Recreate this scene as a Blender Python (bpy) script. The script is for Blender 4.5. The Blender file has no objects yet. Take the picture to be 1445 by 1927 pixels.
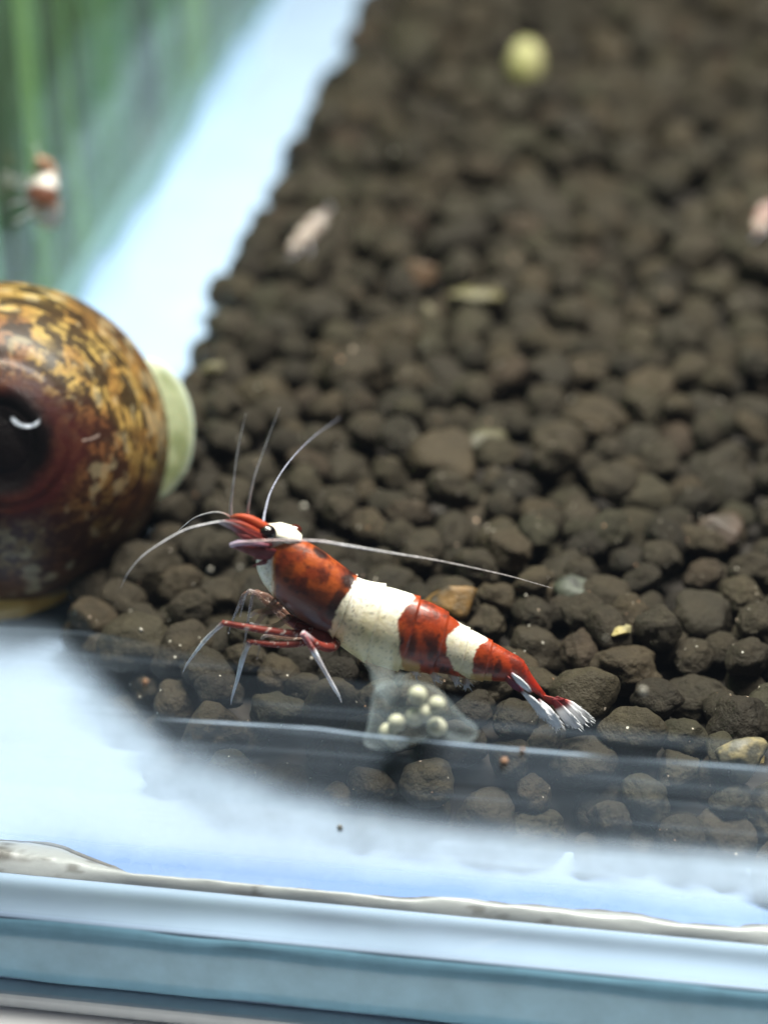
import bpy, bmesh, math, random
import numpy as np
from mathutils import Vector, Matrix

random.seed(7)
rng = np.random.default_rng(7)
scn = bpy.context.scene
COL = scn.collection
MM = 0.001                                   # everything below is laid out in millimetres

# ------------------------------------------------------------------ camera
W, H = 1445.0, 1927.0                         # size of the photograph
FPX = 3922.0                                  # focal length in photo pixels
PITCH, YAW = math.radians(31.0), math.radians(8.0)
fwd = np.array([-math.sin(YAW) * math.cos(PITCH), math.cos(YAW) * math.cos(PITCH), -math.sin(PITCH)])
rgt = np.array([math.cos(YAW), math.sin(YAW), 0.0])
upv = np.cross(rgt, fwd)


def ray(px, py):
    d = fwd + rgt * ((px - W / 2) / FPX) + upv * (-(py - H / 2) / FPX)
    return d / np.linalg.norm(d)


DIST = 130.0                                  # camera to the ground under the shrimp, mm
CAM = -ray(800, 1330) * DIST                  # that ground point is the origin


def on_z(px, py, z):
    d = ray(px, py)
    return CAM + d * ((z - CAM[2]) / d[2])


def on_y(px, py, y):
    d = ray(px, py)
    return CAM + d * ((y - CAM[1]) / d[1])


def on_x(px, py, x):
    d = ray(px, py)
    return CAM + d * ((x - CAM[0]) / d[0])


def project(p):
    q = np.asarray(p, float) - CAM
    f = q @ fwd
    return W / 2 + FPX * (q @ rgt) / f, H / 2 - FPX * (q @ upv) / f, f


cam_d = bpy.data.cameras.new('camera')
cam = bpy.data.objects.new('camera', cam_d)
COL.objects.link(cam)
cam.matrix_world = Matrix(((rgt[0], upv[0], -fwd[0], CAM[0] * MM), (rgt[1], upv[1], -fwd[1], CAM[1] * MM),
                           (rgt[2], upv[2], -fwd[2], CAM[2] * MM), (0, 0, 0, 1)))
cam_d.sensor_fit = 'VERTICAL'
cam_d.sensor_height = 24.0
cam_d.lens = 24.0 * FPX / H
cam_d.clip_start, cam_d.clip_end = 0.005, 20.0
cam_d.dof.use_dof = True
cam_d.dof.focus_distance = 0.1290
cam_d.dof.aperture_fstop = 13.5
scn.camera = cam

# ------------------------------------------------------------------ light
wd = bpy.data.worlds.new('World')
scn.world = wd
wd.use_nodes = True
bg = wd.node_tree.nodes['Background']
bg.inputs[0].default_value = (0.66, 0.80, 1.0, 1)
bg.inputs[1].default_value = 0.085


def area(name, loc, target, sx, sy, power, col):
    l = bpy.data.lights.new(name, 'AREA')
    l.shape = 'RECTANGLE'
    l.size, l.size_y, l.energy, l.color = sx * MM, sy * MM, power, col
    o = bpy.data.objects.new(name, l)
    COL.objects.link(o)
    o.location = [c * MM for c in loc]
    o.rotation_euler = (Vector(target) - Vector(loc)).to_track_quat('-Z', 'Y').to_euler()
    return o


area('tank_lamp', (10, 62, 250), (5, 40, 0), 230, 60, 3.3, (1.0, 0.96, 0.88))

vs = scn.view_settings
vs.view_transform, vs.look, vs.exposure, vs.gamma = 'Standard', 'None', 0.0, 1.0
vs.use_curve_mapping = False
scn.render.engine = 'CYCLES'
scn.cycles.use_denoising = True
scn.cycles.max_bounces = 12
scn.cycles.transparent_max_bounces = 24
scn.cycles.caustics_reflective = False
scn.cycles.caustics_refractive = False
scn.cycles.sample_clamp_indirect = 4.0


# ------------------------------------------------------------------ small tools
def lin(r, g, b):
    f = lambda c: c / 12.92 if c <= 0.04045 else ((c + 0.055) / 1.055) ** 2.4
    return np.array([f(r / 255), f(g / 255), f(b / 255)])


def hash3(i, j, k, seed):
    n = (i * 374761393 + j * 668265263 + k * 2147483647 + seed * 1274126177) & 0x7fffffff
    n = ((n ^ (n >> 13)) * 1274126177) & 0x7fffffff
    n = ((n ^ (n >> 15)) * 668265263) & 0x7fffffff
    return ((n ^ (n >> 16)) & 0xffff) / 65535.0


def vnoise(p, seed=0):
    p = np.asarray(p, float)
    i = np.floor(p).astype(np.int64)
    f = p - i
    f = f * f * f * (f * (f * 6 - 15) + 10)
    out = 0
    for a in (0, 1):
        for b in (0, 1):
            for c in (0, 1):
                w = (f[:, 0] if a else 1 - f[:, 0]) * (f[:, 1] if b else 1 - f[:, 1]) * (f[:, 2] if c else 1 - f[:, 2])
                out = out + w * hash3(i[:, 0] + a, i[:, 1] + b, i[:, 2] + c, seed)
    return out


def fbm(p, octv=4, seed=0, gain=0.5):
    p = np.asarray(p, float)
    s, a, t = 0, 1.0, 0
    for o in range(octv):
        s = s + a * vnoise(p * 2 ** o + 17.3 * o, seed + o)
        t += a
        a *= gain
    return s / t


def smooth(a, b, x):
    t = np.clip((np.asarray(x, float) - a) / (b - a), 0, 1)
    return t * t * (3 - 2 * t)


def mix(a, b, t):
    t = np.asarray(t)[..., None]
    return a * (1 - t) + b * t


def mesh_np(name, verts, faces, mat, parent=None, col=None, smooth_shade=True, origin=(0, 0, 0), extra=None):
    """verts in mm (world when origin is 0); faces: array (m,k) or a list of lists."""
    v = (np.asarray(verts, float) - np.asarray(origin, float)) * MM
    me = bpy.data.meshes.new(name)
    if isinstance(faces, np.ndarray):
        m, k = faces.shape
        me.vertices.add(len(v))
        me.vertices.foreach_set('co', v.astype(np.float32).ravel())
        me.loops.add(m * k)
        me.loops.foreach_set('vertex_index', faces.astype(np.int32).ravel())
        me.polygons.add(m)
        me.polygons.foreach_set('loop_start', np.arange(0, m * k, k, dtype=np.int32))
        me.polygons.foreach_set('loop_total', np.full(m, k, dtype=np.int32))
        me.update(calc_edges=True)
    else:
        me.from_pydata([tuple(p) for p in v], [], faces)
        me.update()
    me.validate()
    if smooth_shade:
        me.polygons.foreach_set('use_smooth', np.ones(len(me.polygons), dtype=bool))
    if col is not None:
        c = np.asarray(col, float)
        if c.shape[1] == 3:
            c = np.hstack([c, np.ones((len(c), 1))])
        at = me.color_attributes.new('Col', 'FLOAT_COLOR', 'POINT')
        at.data.foreach_set('color', c.astype(np.float32).ravel())
    if extra is not None:
        for key, val in extra.items():
            at = me.attributes.new(key, 'FLOAT', 'POINT')
            at.data.foreach_set('value', np.asarray(val, np.float32))
    if mat is not None:
        me.materials.append(mat)
    o = bpy.data.objects.new(name, me)
    COL.objects.link(o)
    if parent is not None:
        o.parent = parent
    else:
        o.location = [c * MM for c in origin]
    return o


def empty(name, loc=(0, 0, 0)):
    o = bpy.data.objects.new(name, None)
    o.empty_display_size = 0.004
    COL.objects.link(o)
    o.location = [c * MM for c in loc]
    return o


def tag(o, label=None, cat=None, group=None, kind=None):
    if label: o['label'] = label
    if cat: o['category'] = cat
    if group: o['group'] = group
    if kind: o['kind'] = kind
    return o


def grid_faces(n, m, wrap=True):
    """n rings of m points."""
    i = np.arange(n - 1)[:, None]
    j = np.arange(m if wrap else m - 1)[None, :]
    j2 = (j + 1) % m
    return np.stack([i * m + j, i * m + j2, (i + 1) * m + j2, (i + 1) * m + j], -1).reshape(-1, 4)


def catmull(pts, n):
    pts = np.asarray(pts, float)
    k = len(pts)
    ext = np.vstack([2 * pts[0] - pts[1], pts, 2 * pts[-1] - pts[-2]])
    t = np.linspace(0, k - 1, n)
    i = np.minimum(t.astype(int), k - 2)
    f = (t - i)[:, None]
    p0, p1, p2, p3 = ext[i], ext[i + 1], ext[i + 2], ext[i + 3]
    return 0.5 * (2 * p1 + (p2 - p0) * f + (2 * p0 - 5 * p1 + 4 * p2 - p3) * f ** 2 + (3 * p1 - p0 - 3 * p2 + p3) * f ** 3)


def tube(pts, rad, n=40, sides=10, flat=1.0, side_dir=(0, 1, 0)):
    """smooth tapered tube; flat<1 squeezes it along side_dir. returns verts, faces, t."""
    p = catmull(pts, n)
    r = np.interp(np.linspace(0, 1, n), np.linspace(0, 1, len(rad)), rad)
    tan = np.gradient(p, axis=0)
    tan /= np.linalg.norm(tan, axis=1)[:, None] + 1e-9
    sd = np.asarray(side_dir, float)
    b = np.cross(tan, sd)
    b /= np.linalg.norm(b, axis=1)[:, None] + 1e-9
    s = np.cross(b, tan)
    a = np.linspace(0, 2 * np.pi, sides, endpoint=False)
    v = p[:, None, :] + r[:, None, None] * (np.cos(a)[None, :, None] * b[:, None, :] + flat * np.sin(a)[None, :, None] * s[:, None, :])
    v = v.reshape(-1, 3)
    f = [list(q) for q in grid_faces(n, sides)]
    f.append(list(range(sides))[::-1])
    f.append([(n - 1) * sides + q for q in range(sides)])
    t = np.repeat(np.linspace(0, 1, n), sides)
    return v, f, t


def join(parts):
    """parts: list of (v, f, col) -> one v, f, col"""
    V, F, C, o = [], [], [], 0
    for v, f, c in parts:
        V.append(v); C.append(c)
        F += [[q + o for q in fc] for fc in f]
        o += len(v)
    return np.vstack(V), F, np.vstack(C)


def ico(level):
    bm = bmesh.new()
    bmesh.ops.create_icosphere(bm, subdivisions=level, radius=1.0)
    v = np.array([tuple(q.co) for q in bm.verts])
    f = np.array([[q.index for q in fc.verts] for fc in bm.faces])
    bm.free()
    return v, f


# ------------------------------------------------------------------ materials
def new_mat(name):
    m = bpy.data.materials.new(name)
    m.use_nodes = True
    nt = m.node_tree
    nt.nodes.clear()
    out = nt.nodes.new('ShaderNodeOutputMaterial')
    return m, nt, out


def N(nt, typ, **kw):
    n = nt.nodes.new(typ)
    for k, v in kw.items():
        if k.startswith('_'):
            setattr(n, k[1:], v)
        else:
            key = int(k[1:]) if k[0] == 'i' and k[1:].isdigit() else k.replace('__', ' ')
            n.inputs[key].default_value = v
    return n


def noise_node(nt, vec, scale, detail=4, rough=0.55):
    n = N(nt, 'ShaderNodeTexNoise', Scale=scale, Detail=detail, Roughness=rough)
    nt.links.new(vec, n.inputs['Vector'])
    return n


def ramp(nt, fac, stops):
    r = nt.nodes.new('ShaderNodeValToRGB')
    el = r.color_ramp.elements
    while len(el) < len(stops): el.new(0.5)
    for e, (p, c) in zip(el, stops):
        e.position = p
        e.color = (*c, 1) if len(c) == 3 else c
    nt.links.new(fac, r.inputs[0])
    return r


def obj_coords(nt, offset_random=False):
    tc = nt.nodes.new('ShaderNodeTexCoord')
    mp = N(nt, 'ShaderNodeVectorMath', _operation='SCALE')
    mp.inputs['Scale'].default_value = 1000.0
    nt.links.new(tc.outputs['Object'], mp.inputs[0])
    if not offset_random:
        return mp.outputs[0]
    oi = nt.nodes.new('ShaderNodeObjectInfo')
    mu = N(nt, 'ShaderNodeMath', _operation='MULTIPLY')
    mu.inputs[1].default_value = 400.0
    nt.links.new(oi.outputs['Random'], mu.inputs[0])
    ad = N(nt, 'ShaderNodeVectorMath', _operation='ADD')
    nt.links.new(mp.outputs[0], ad.inputs[0])
    nt.links.new(mu.outputs[0], ad.inputs[1])
    return ad.outputs[0]


def soil_mat(name, from_attr):
    m, nt, out = new_mat(name)
    L = nt.links.new
    vec = obj_coords(nt, not from_attr)
    if from_attr:
        src = N(nt, 'ShaderNodeAttribute', _attribute_name='rnd').outputs['Fac']
    else:
        src = nt.nodes.new('ShaderNodeObjectInfo').outputs['Random']
    tint = ramp(nt, src, [(0.0, lin(35, 31, 25)), (0.25, lin(52, 46, 36)), (0.5, lin(43, 39, 31)), (0.72, lin(59, 51, 39)),
                          (0.93, lin(50, 47, 36)), (0.99, lin(55, 45, 36)), (1.0, lin(62, 58, 42))])
    n1 = noise_node(nt, vec, 0.9, 5, 0.6)
    var = ramp(nt, n1.outputs['Fac'], [(0.3, (0.72, 0.72, 0.72)), (0.7, (1.22, 1.2, 1.16))])
    mul = N(nt, 'ShaderNodeMix', _data_type='RGBA', _blend_type='MULTIPLY')
    mul.inputs['Factor'].default_value = 1.0
    L(tint.outputs[0], mul.inputs['A']); L(var.outputs[0], mul.inputs['B'])
    # pale mineral grains
    vo = N(nt, 'ShaderNodeTexVoronoi', Scale=2.6)
    L(vec, vo.inputs['Vector'])
    spot = N(nt, 'ShaderNodeMath', _operation='LESS_THAN'); spot.inputs[1].default_value = 0.13
    L(vo.outputs['Distance'], spot.inputs[0])
    rare = N(nt, 'ShaderNodeMath', _operation='GREATER_THAN'); rare.inputs[1].default_value = 0.80
    sep = nt.nodes.new('ShaderNodeSeparateColor')
    L(vo.outputs['Color'], sep.inputs[0]); L(sep.outputs[0], rare.inputs[0])
    sp = N(nt, 'ShaderNodeMath', _operation='MULTIPLY')
    L(spot.outputs[0], sp.inputs[0]); L(rare.outputs[0], sp.inputs[1])
    grain = ramp(nt, sep.outputs[1], [(0.0, lin(150, 140, 125)), (0.5, lin(190, 185, 175)), (0.8, lin(175, 130, 95)), (1.0, lin(215, 212, 205))])
    mx = N(nt, 'ShaderNodeMix', _data_type='RGBA')
    L(sp.outputs[0], mx.inputs['Factor']); L(mul.outputs['Result'], mx.inputs['A']); L(grain.outputs[0], mx.inputs['B'])
    # pits and crumbs
    n2 = noise_node(nt, vec, 3.2, 6, 0.65)
    n3 = noise_node(nt, vec, 1.1, 2, 0.5)
    add = N(nt, 'ShaderNodeMath', _operation='ADD')
    L(n2.outputs['Fac'], add.inputs[0]); L(n3.outputs['Fac'], add.inputs[1])
    bp = N(nt, 'ShaderNodeBump', Strength=0.85, Distance=0.00045)
    L(add.outputs[0], bp.inputs['Height'])
    b = N(nt, 'ShaderNodeBsdfPrincipled', Roughness=0.62)
    b.inputs['Specular IOR Level'].default_value = 0.2
    L(mx.outputs['Result'], b.inputs['Base Color']); L(bp.outputs[0], b.inputs['Normal'])
    L(b.outputs[0], out.inputs[0])
    return m


def pigment(name, rough=0.35, sss=0.0, coat=0.0, bump=0.0, bscale=6.0, spec=0.5, alpha=False):
    """base colour (and opacity) from the mesh's own pigment attribute."""
    m, nt, out = new_mat(name)
    L = nt.links.new
    at = N(nt, 'ShaderNodeAttribute', _attribute_name='Col')
    b = N(nt, 'ShaderNodeBsdfPrincipled', Roughness=rough)
    b.inputs['Specular IOR Level'].default_value = spec
    b.inputs['Coat Weight'].default_value = coat
    b.inputs['Coat Roughness'].default_value = 0.08
    if sss:
        b.inputs['Subsurface Weight'].default_value = sss
        b.inputs['Subsurface Radius'].default_value = (0.0009, 0.0005, 0.0003)
        b.inputs['Subsurface Scale'].default_value = 1.0
    L(at.outputs['Color'], b.inputs['Base Color'])
    if bump:
        vec = obj_coords(nt)
        n = noise_node(nt, vec, bscale, 4, 0.6)
        bp = N(nt, 'ShaderNodeBump', Strength=bump, Distance=0.0002)
        L(n.outputs['Fac'], bp.inputs['Height']); L(bp.outputs[0], b.inputs['Normal'])
    if alpha:
        tr = nt.nodes.new('ShaderNodeBsdfTransparent')
        mx = nt.nodes.new('ShaderNodeMixShader')
        L(at.outputs['Alpha'], mx.inputs[0]); L(tr.outputs[0], mx.inputs[1]); L(b.outputs[0], mx.inputs[2])
        L(mx.outputs[0], out.inputs[0])
    else:
        L(b.outputs[0], out.inputs[0])
    return m


def plain(name, col, rough=0.5, noise=0.0, nscale=0.5, spec=0.5, coat=0.0, sss=0.0, bump=0.0):
    m, nt, out = new_mat(name)
    L = nt.links.new
    b = N(nt, 'ShaderNodeBsdfPrincipled', Roughness=rough)
    b.inputs['Specular IOR Level'].default_value = spec
    b.inputs['Coat Weight'].default_value = coat
    b.inputs['Base Color'].default_value = (*col, 1)
    if noise or bump:
        vec = obj_coords(nt)
        n = noise_node(nt, vec, nscale, 5, 0.6)
        if noise:
            r = ramp(nt, n.outputs['Fac'], [(0.25, col * (1 - noise)), (0.75, np.minimum(col * (1 + noise), 1))])
            L(r.outputs[0], b.inputs['Base Color'])
        if bump:
            bp = N(nt, 'ShaderNodeBump', Strength=bump, Distance=0.0004)
            L(n.outputs['Fac'], bp.inputs['Height']); L(bp.outputs[0], b.inputs['Normal'])
    if sss:
        b.inputs['Subsurface Weight'].default_value = sss
        b.inputs['Subsurface Radius'].default_value = (0.001, 0.001, 0.001)
    L(b.outputs[0], out.inputs[0])
    return m


def glass_mat(name, tint=(0.985, 1.0, 0.995), ior=1.45, rough=0.0):
    m, nt, out = new_mat(name)
    L = nt.links.new
    tr = N(nt, 'ShaderNodeBsdfTransparent'); tr.inputs[0].default_value = (*tint, 1)
    gl = N(nt, 'ShaderNodeBsdfGlossy', Roughness=rough)
    lw = N(nt, 'ShaderNodeLayerWeight', Blend=0.5)
    pw = N(nt, 'ShaderNodeMath', _operation='POWER'); pw.inputs[1].default_value = 5.0
    L(lw.outputs['Facing'], pw.inputs[0])
    fr = N(nt, 'ShaderNodeMapRange'); fr.inputs['To Min'].default_value = ((ior - 1) / (ior + 1)) ** 2; fr.inputs['To Max'].default_value = 1.0
    L(pw.outputs[0], fr.inputs[0])
    mx = nt.nodes.new('ShaderNodeMixShader')
    L(fr.outputs[0], mx.inputs[0]); L(tr.outputs[0], mx.inputs[1]); L(gl.outputs[0], mx.inputs[2])
    L(mx.outputs[0], out.inputs[0])
    return m


def film_mat(name, col, transl=0.5, nscale=0.8, namt=0.25):
    """thin cloudy coat, painted reflection and shade sheets too: opacity from the mesh's own attribute, broken up by noise."""
    m, nt, out = new_mat(name)
    L = nt.links.new
    at = N(nt, 'ShaderNodeAttribute', _attribute_name='cover')
    vec = obj_coords(nt)
    n = noise_node(nt, vec, nscale, 6, 0.6)
    mr = N(nt, 'ShaderNodeMapRange'); mr.inputs['From Min'].default_value = 0.3; mr.inputs['From Max'].default_value = 0.7
    mr.inputs['To Min'].default_value = 1 - namt; mr.inputs['To Max'].default_value = 1 + namt
    L(n.outputs['Fac'], mr.inputs[0])
    mu = N(nt, 'ShaderNodeMath', _operation='MULTIPLY', _use_clamp=True)
    L(at.outputs['Fac'], mu.inputs[0]); L(mr.outputs[0], mu.inputs[1])
    df = N(nt, 'ShaderNodeBsdfDiffuse'); df.inputs[0].default_value = (*col, 1)
    tl = N(nt, 'ShaderNodeBsdfTranslucent'); tl.inputs[0].default_value = (*col, 1)
    ms = nt.nodes.new('ShaderNodeMixShader'); ms.inputs[0].default_value = transl
    nv = nt.nodes.new('ShaderNodeCombineXYZ')      # a cloudy layer scatters the light from above as well
    nv.inputs[1].default_value, nv.inputs[2].default_value = -0.5, -0.866
    L(nv.outputs[0], tl.inputs['Normal'])
    L(df.outputs[0], ms.inputs[1]); L(tl.outputs[0], ms.inputs[2])
    tr = nt.nodes.new('ShaderNodeBsdfTransparent')
    mx = nt.nodes.new('ShaderNodeMixShader')
    L(mu.outputs[0], mx.inputs[0]); L(tr.outputs[0], mx.inputs[1]); L(ms.outputs[0], mx.inputs[2])
    L(mx.outputs[0], out.inputs[0])
    return m


# ------------------------------------------------------------------ the tank
ZF = -7.0                                                # glass floor of the tank
Y_IN = float(on_z(700, 1708, ZF)[1])                      # inner face of the front pane
Y_EDGE = float(on_z(700, 1792, ZF)[1])                    # front edge of the floor pane
X_WALL = -40.0
X_R, Y_B, Z_TOP = 110.0, 235.0, 120.0
SLAB = 5.2
print('layout', 'Y_IN', Y_IN, 'Y_EDGE', Y_EDGE, 'CAM', CAM)


def bevel_box(name, a, b, mat, parent=None, bev=0.25):
    bm = bmesh.new()
    a, b = np.asarray(a, float), np.asarray(b, float)
    bmesh.ops.create_cube(bm, size=1.0)
    for v in bm.verts:
        v.co = Vector(((a + b) / 2 + np.array(v.co) * (b - a)) * MM)
    if bev:
        bmesh.ops.bevel(bm, geom=list(bm.edges), offset=bev * MM, segments=2, affect='EDGES', profile=0.5)
    me = bpy.data.meshes.new(name)
    bm.to_mesh(me); bm.free()
    me.materials.append(mat)
    o = bpy.data.objects.new(name, me)
    COL.objects.link(o)
    o.parent = parent
    return o


tank = tag(empty('glass_tank', (0, Y_IN, ZF - SLAB)), 'clear glass aquarium with white floor and silicone seams holding dark soil', 'aquarium')
M_floor = plain('floor_white', lin(158, 178, 204), 0.22, noise=0.07, nscale=0.12, spec=0.4)
M_teal = plain('cut_glass_edge', lin(142, 190, 216), 0.18, noise=0.16, nscale=0.35, spec=0.6, bump=0.1)
M_glass = glass_mat('pane_glass')
M_side = glass_mat('side_pane_glass', (0.93, 1.0, 0.96), 1.2)


def tank_part(o):
    o.location = -Vector((0, Y_IN * MM, (ZF - SLAB) * MM))
    return o


fp = tank_part(bevel_box('floor_pane', (X_WALL - 4, Y_EDGE, ZF - SLAB + 0.02), (X_R, Y_B, ZF), M_floor, tank, 0.3))
# the cut front edge: a slightly uneven ground strip standing proud of the slab
nx = 240
xs = np.linspace(X_WALL - 4, X_R, nx)
prof = [(-0.02, ZF - 0.10), (-0.30, ZF - 0.35), (-0.36, ZF - 1.6), (-0.36, ZF - 3.6), (-0.30, ZF - SLAB + 0.6), (-0.02, ZF - SLAB + 0.3)]
V = []
for x in xs:
    for (dy, z) in prof:
        w = 0.12 * (vnoise(np.array([[x * 0.25, z * 1.3, 3.0]]), 5)[0] - 0.5)
        V.append((x, Y_EDGE + dy + w, z + w))
ce = tank_part(mesh_np('cut_edge', V, grid_faces(nx, len(prof), False), M_teal, fp))
ce.location = (0, 0, 0)
tank_part(bevel_box('front_pane', (X_WALL - 4, Y_EDGE + 0.25, ZF + 0.01), (X_R, Y_IN, Z_TOP), M_glass, tank, 0.25))
tank_part(bevel_box('side_pane', (X_WALL - 4, Y_IN + 0.02, ZF + 0.01), (X_WALL, Y_B, Z_TOP), M_side, tank, 0.25))

# pale green haze sheet on the side pane, denser towards the foot
ys = np.linspace(Y_IN + 1, Y_B - 2, 160)
zs = np.linspace(ZF + 0.5, 100, 80)
YY, ZZ = np.meshgrid(ys, zs)
P = np.stack([np.full(YY.size, X_WALL + 0.1), YY.ravel(), ZZ.ravel()], 1)
cv = 0.16 + 0.30 * (fbm(P * [1, 0.05, 0.02], 4, 71) - 0.4) + 0.16 * smooth(6, -6, P[:, 2])
M_haze = film_mat('side_haze', lin(150, 186, 160), 0.3, 0.2, 0.3)
tank_part(mesh_np('side_haze', P, grid_faces(len(zs), len(ys), False), M_haze, tank, extra={'cover': np.clip(cv, 0.03, 0.5)}))
# silicone bead along the inner foot of the front pane: wavy back edge, low rounded top
ub = [(-200, 1570), (0, 1578), (60, 1582), (120, 1596), (200, 1630), (280, 1654), (420, 1664), (640, 1685), (740, 1693), (830, 1690), (900, 1694),
      (960, 1705), (1090, 1712), (1200, 1722), (1270, 1738), (1340, 1745), (1445, 1738), (1600, 1752)]
ubw = np.array([on_z(px, py, ZF + 0.15) for px, py in ub])
xs = np.linspace(X_WALL, X_R, 420)
wid = np.interp(xs, ubw[:, 0], ubw[:, 1]) - Y_IN
wid = np.maximum(wid + 0.25 * (vnoise(np.stack([xs * 0.5, xs * 0, xs * 0 + 9], 1), 8) - 0.5), 0.8)
ns = 14
V, C = [], []
for x, w in zip(xs, wid):
    for k in range(ns):
        t = k / (ns - 1)
        y = Y_IN - 0.02 + w * t
        h = 0.06 * (1 - t) + (0.5 + 0.10 * w) * math.sin(math.pi * min(t, 1)) ** 0.8
        V.append((x, y, ZF - 0.03 + h))
V = np.array(V)
nz = fbm(V * [0.35, 0.9, 0.5], 5, 21)
V[:, 2] += 0.35 * (nz - 0.5) * np.tile(np.sin(np.pi * np.linspace(0, 1, ns)), len(xs))
dirt = smooth(0.50, 0.64, fbm(V * [0.28, 0.9, 0.3], 5, 31)) * smooth(2, -18, V[:, 0]) * 0.8 + 0.55 * smooth(0.66, 0.74, fbm(V * [0.7, 1.8, 0.7], 4, 77))
Cb = mix(lin(140, 144, 146), lin(70, 67, 62), np.clip(dirt * 1.2, 0, 0.9))
M_sil = pigment('silicone', 0.35, bump=0.25, bscale=0.9)
tank_part(mesh_np('silicone_bead', V, grid_faces(len(xs), ns, False), M_sil, tank, col=Cb))
# thin grey line along the back edge of the bead
be = V.reshape(len(xs), ns, 3)[:, -1]
be = be[(be[:, 0] > X_WALL + 1) & (be[:, 0] < 60)] + np.array([0, 0.05, 0.06])
gr = 0.03 + 0.16 * smooth(0.42, 0.7, fbm(be * [0.5, 0, 0], 4, 87))
v, f, t = tube(be, list(gr), len(be), 8)
tank_part(mesh_np('bead_edge_line', v, f, plain('edge_line_grey', lin(92, 92, 92), 0.8, noise=0.4, nscale=1.5), tank))
# blue shade towards the seam, painted as a thin sheet behind the bead
sx, sy_ = np.linspace(X_WALL + 0.5, 70, 260), np.linspace(0, 1, 30)
SX, SY = np.meshgrid(sx, sy_)
w0 = np.interp(SX.ravel(), xs, wid)
P = np.stack([SX.ravel(), Y_IN + w0 * 0.9 + SY.ravel() * 6.5, np.full(SX.size, ZF + 0.06)], 1)
cv = (1 - smooth(0, 1, SY.ravel())) ** 1.5 * smooth(-34, -14, P[:, 0]) * 0.72 * (0.8 + 0.5 * (fbm(P * [0.1, 0.5, 1], 4, 23) - 0.5))
tank_part(mesh_np('painted_seam_shade', P, grid_faces(30, 260, False), film_mat('painted_seam_shade', lin(104, 134, 184), 0.0, 0.5, 0.15), tank, extra={'cover': np.clip(cv, 0, 0.8)}))
# bead in the corner between the floor and the side pane
ys = np.linspace(Y_IN + 0.05, Y_B, 200)
V = []
for y in ys:
    w = 2.2 + 0.9 * math.sin(y * 0.11) + 0.5 * math.sin(y * 0.37 + 1)
    for k in range(10):
        a = k / 9 * math.pi / 2
        V.append((X_WALL - 0.02 + w * (1 - math.sin(a)), y, ZF - 0.02 + w * (1 - math.cos(a))))
V = np.array(V)
tank_part(mesh_np('silicone_bead', V, grid_faces(len(ys), 10, False), M_sil, tank, col=np.tile(lin(150, 178, 206), (len(V), 1))))

# table and base-edge reflections, painted as a pale sheet on the lower front glass
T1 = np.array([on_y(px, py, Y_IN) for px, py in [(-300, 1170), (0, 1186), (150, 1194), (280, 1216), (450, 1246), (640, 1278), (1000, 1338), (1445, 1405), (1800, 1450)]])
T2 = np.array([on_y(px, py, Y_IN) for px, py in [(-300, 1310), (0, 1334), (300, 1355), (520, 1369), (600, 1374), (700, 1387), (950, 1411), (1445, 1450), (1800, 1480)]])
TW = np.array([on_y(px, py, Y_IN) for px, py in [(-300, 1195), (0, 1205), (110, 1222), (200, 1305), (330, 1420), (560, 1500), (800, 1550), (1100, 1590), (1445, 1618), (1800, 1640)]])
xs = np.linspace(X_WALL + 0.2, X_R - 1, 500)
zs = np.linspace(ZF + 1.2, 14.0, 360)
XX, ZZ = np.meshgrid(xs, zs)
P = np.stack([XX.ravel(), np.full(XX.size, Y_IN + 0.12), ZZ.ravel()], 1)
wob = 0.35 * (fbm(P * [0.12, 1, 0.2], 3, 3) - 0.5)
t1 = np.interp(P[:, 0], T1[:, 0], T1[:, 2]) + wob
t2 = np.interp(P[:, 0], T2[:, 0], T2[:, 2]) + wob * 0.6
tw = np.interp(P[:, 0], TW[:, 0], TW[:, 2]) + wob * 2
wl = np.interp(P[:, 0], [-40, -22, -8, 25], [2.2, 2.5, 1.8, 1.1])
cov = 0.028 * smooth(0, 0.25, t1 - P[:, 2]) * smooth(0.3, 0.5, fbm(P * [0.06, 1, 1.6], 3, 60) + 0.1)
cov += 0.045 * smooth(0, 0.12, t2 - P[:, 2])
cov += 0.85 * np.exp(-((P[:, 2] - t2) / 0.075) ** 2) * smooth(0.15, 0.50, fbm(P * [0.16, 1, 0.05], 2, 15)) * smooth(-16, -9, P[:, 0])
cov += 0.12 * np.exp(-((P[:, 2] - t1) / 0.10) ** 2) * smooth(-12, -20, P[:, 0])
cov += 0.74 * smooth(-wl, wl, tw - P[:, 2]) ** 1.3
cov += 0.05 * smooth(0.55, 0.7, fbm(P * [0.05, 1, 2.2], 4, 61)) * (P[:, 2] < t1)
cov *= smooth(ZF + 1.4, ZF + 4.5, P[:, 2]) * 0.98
M_painted_reflection = film_mat('painted_reflection', lin(180, 199, 224), 0.85, 0.4, 0.12)
tank_part(mesh_np('painted_reflection', P, grid_faces(len(zs), len(xs), False), M_painted_reflection, tank, extra={'cover': np.clip(cov, 0, 0.97)}))

# thin foam mat and table under the tank
fm = bevel_box('foam_mat', (X_WALL - 5, Y_EDGE - 1.1, ZF - SLAB - 1.2), (X_R + 2, Y_B + 1, ZF - SLAB + 0.01), plain('foam_white', lin(228, 234, 238), 0.6, noise=0.05, nscale=0.6), None, 0.3)
tag(fm, 'thin white foam mat showing along the foot of the glass tank', 'mat')
M_table = plain('table_white', lin(240, 236, 236), 0.45, noise=0.05, nscale=0.05)
tb = bevel_box('table', (-420, Y_EDGE - 13, ZF - SLAB - 23), (420, 520, ZF - SLAB - 1.19), M_table, None, 1.0)
tag(tb, kind='structure')

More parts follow.
